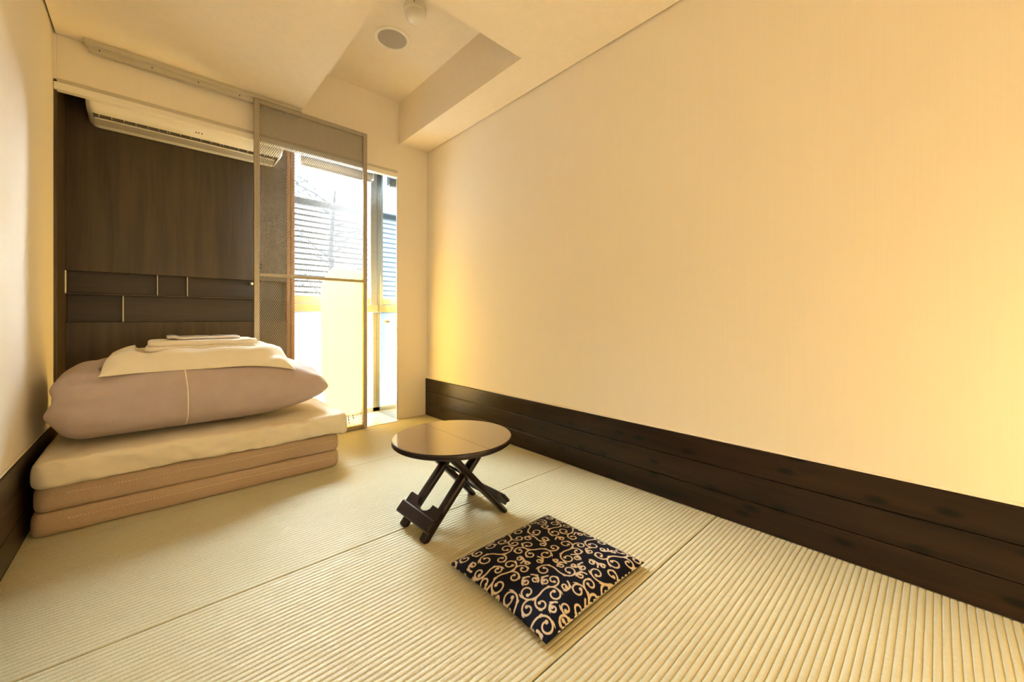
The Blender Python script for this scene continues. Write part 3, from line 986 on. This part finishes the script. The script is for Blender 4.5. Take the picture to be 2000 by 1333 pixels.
def thorn(p, side, ln=0.010, out=0.6):
    x, y, a = p
    a += side * out
    for i in range(16):
        t = i / 16
        x += math.cos(a) * ln / 16
        y += math.sin(a) * ln / 16
        a -= side * 0.06
        stamp(x, y, TH * 1.3 * (1 - t) + 0.0003)
def curl(x, y, a, d, s):
    return path(x, y, a, d * 26 / s, d * 150 / s, int(98 * s))
def shoots(st, d, s):
    thorn(st[int(len(st) * 0.46)], -d, 0.012 * s ** 0.5)
    thorn(st[int(len(st) * 0.20)], -d, 0.008, 0.9)
    for f in (0.30, 0.12):
        q = st[int(len(st) * f)]
        sb = path(q[0], q[1], q[2] - d * 0.25, -d * 45 / s, -d * 190 / s, int(66 * s))
        if hits(sb, 14) == 0:
            ink(sb, 1.7)
            thorn(sb[int(len(sb) * 0.45)], d, 0.009)
krand = random.Random(11)
for s, tries in ((1.45, 900), (1.05, 1500), (0.8, 2500)):
    for _ in range(tries):
        x, y = krand.uniform(-CHX * 1.05, CHX * 1.05), krand.uniform(-CHY * 1.05, CHY * 1.05)
        a, d = krand.uniform(0, 2 * math.pi), krand.choice((1, -1))
        arms = [curl(x, y, a, d, s), curl(x, y, a + math.pi, d, s)] if s > 0.9 else [curl(x, y, a, d, s)]
        if sum(hits(q) for q in arms):
            continue
        for q in arms:
            ink(q)
        for q in arms:
            shoots(q, d, s)
verts = np.stack([px + CC[0], py + CC[1], pz], -1).reshape(-1, 3)
fc = thing('floor_cushion', (CC[0], CC[1], 0), 'square navy floor cushion with cream arabesque scroll print on the tatami', 'cushion')
verts -= np.array(fc.location)
idx = np.arange(NU * NV).reshape(NU, NV)
F = np.stack([idx[:-1, :-1], idx[1:, :-1], idx[1:, 1:], idx[:-1, 1:]], -1).reshape(-1)
me = bpy.data.meshes.new('cover')
me.vertices.add(len(verts)); me.vertices.foreach_set('co', verts.ravel())
me.loops.add(len(F)); me.loops.foreach_set('vertex_index', F)
me.polygons.add(len(F) // 4); me.polygons.foreach_set('loop_start', np.arange(0, len(F), 4))
me.polygons.foreach_set('use_smooth', np.ones(len(F) // 4, dtype=bool))
me.update(calc_edges=True)
at = me.attributes.new('scroll_print', 'FLOAT', 'POINT')
at.data.foreach_set('value', pr.ravel().astype(np.float32))
m, nt, b = new_mat('navy_cotton_with_scroll_print')
an = N(nt, 'ShaderNodeAttribute', attribute_name='scroll_print')
mx = N(nt, 'ShaderNodeMix', data_type='RGBA')
mx.inputs['A'].default_value = (0.004, 0.005, 0.014, 1)
mx.inputs['B'].default_value = (0.60, 0.49, 0.36, 1)
nt.links.new(an.outputs['Fac'], mx.inputs['Factor'])
nt.links.new(mx.outputs['Result'], b.inputs['Base Color'])
b.inputs['Roughness'].default_value = 0.75
b.inputs['Specular IOR Level'].default_value = 0.12
tc = N(nt, 'ShaderNodeTexCoord')
n2 = N(nt, 'ShaderNodeTexNoise', Scale=700.0)
nt.links.new(tc.outputs['Object'], n2.inputs['Vector'])
bp = N(nt, 'ShaderNodeBump', Strength=0.25, Distance=0.001)
nt.links.new(n2.outputs['Fac'], bp.inputs['Height'])
nt.links.new(bp.outputs[0], b.inputs['Normal'])
me.materials.append(m)
o = bpy.data.objects.new('cover', me)
COL.objects.link(o)
o.parent = fc
M['navy'] = mat('navy_cotton', (0.008, 0.010, 0.022), 0.8)
# underside
n = 40
vs_, fs = [], []
for i in range(n + 1):
    for j in range(n + 1):
        u, v = i / n * 2 - 1, j / n * 2 - 1
        x = CHX * u * (1 - 0.045 * (1 - v * v)); y = CHY * v * (1 - 0.045 * (1 - u * u))
        q = (max(0, 1 - abs(u) ** 4) ** 0.5) * (max(0, 1 - abs(v) ** 4) ** 0.5)
        vs_.append((CC[0] + x, CC[1] + y, 0.014 - 0.0135 * q))
for i in range(n):
    for j in range(n):
        q = i * (n + 1) + j
        fs.append((q, q + 1, q + n + 2, q + n + 1))
MB().add(vs_, fs, True).build('underside', M['navy'], fc)
mb = MB()
for k in range(22):
    y = -0.155 + k * 0.0145
    xx = CHX * (1 - 0.045 * (1 - (y / CHY) ** 2))
    mb.bar((CC[0] + y * CHX / CHY, CC[1] - CHY * (1 - 0.045 * (1 - (y / CHY) ** 2)) - 0.0006, 0.0165), (CC[0] + y * CHX / CHY + 0.006, CC[1] - CHY * (1 - 0.045 * (1 - (y / CHY) ** 2)) - 0.0006, 0.0165), 0.002, 0.002)
mb.build('edge_stitching', M['pillow'], o)
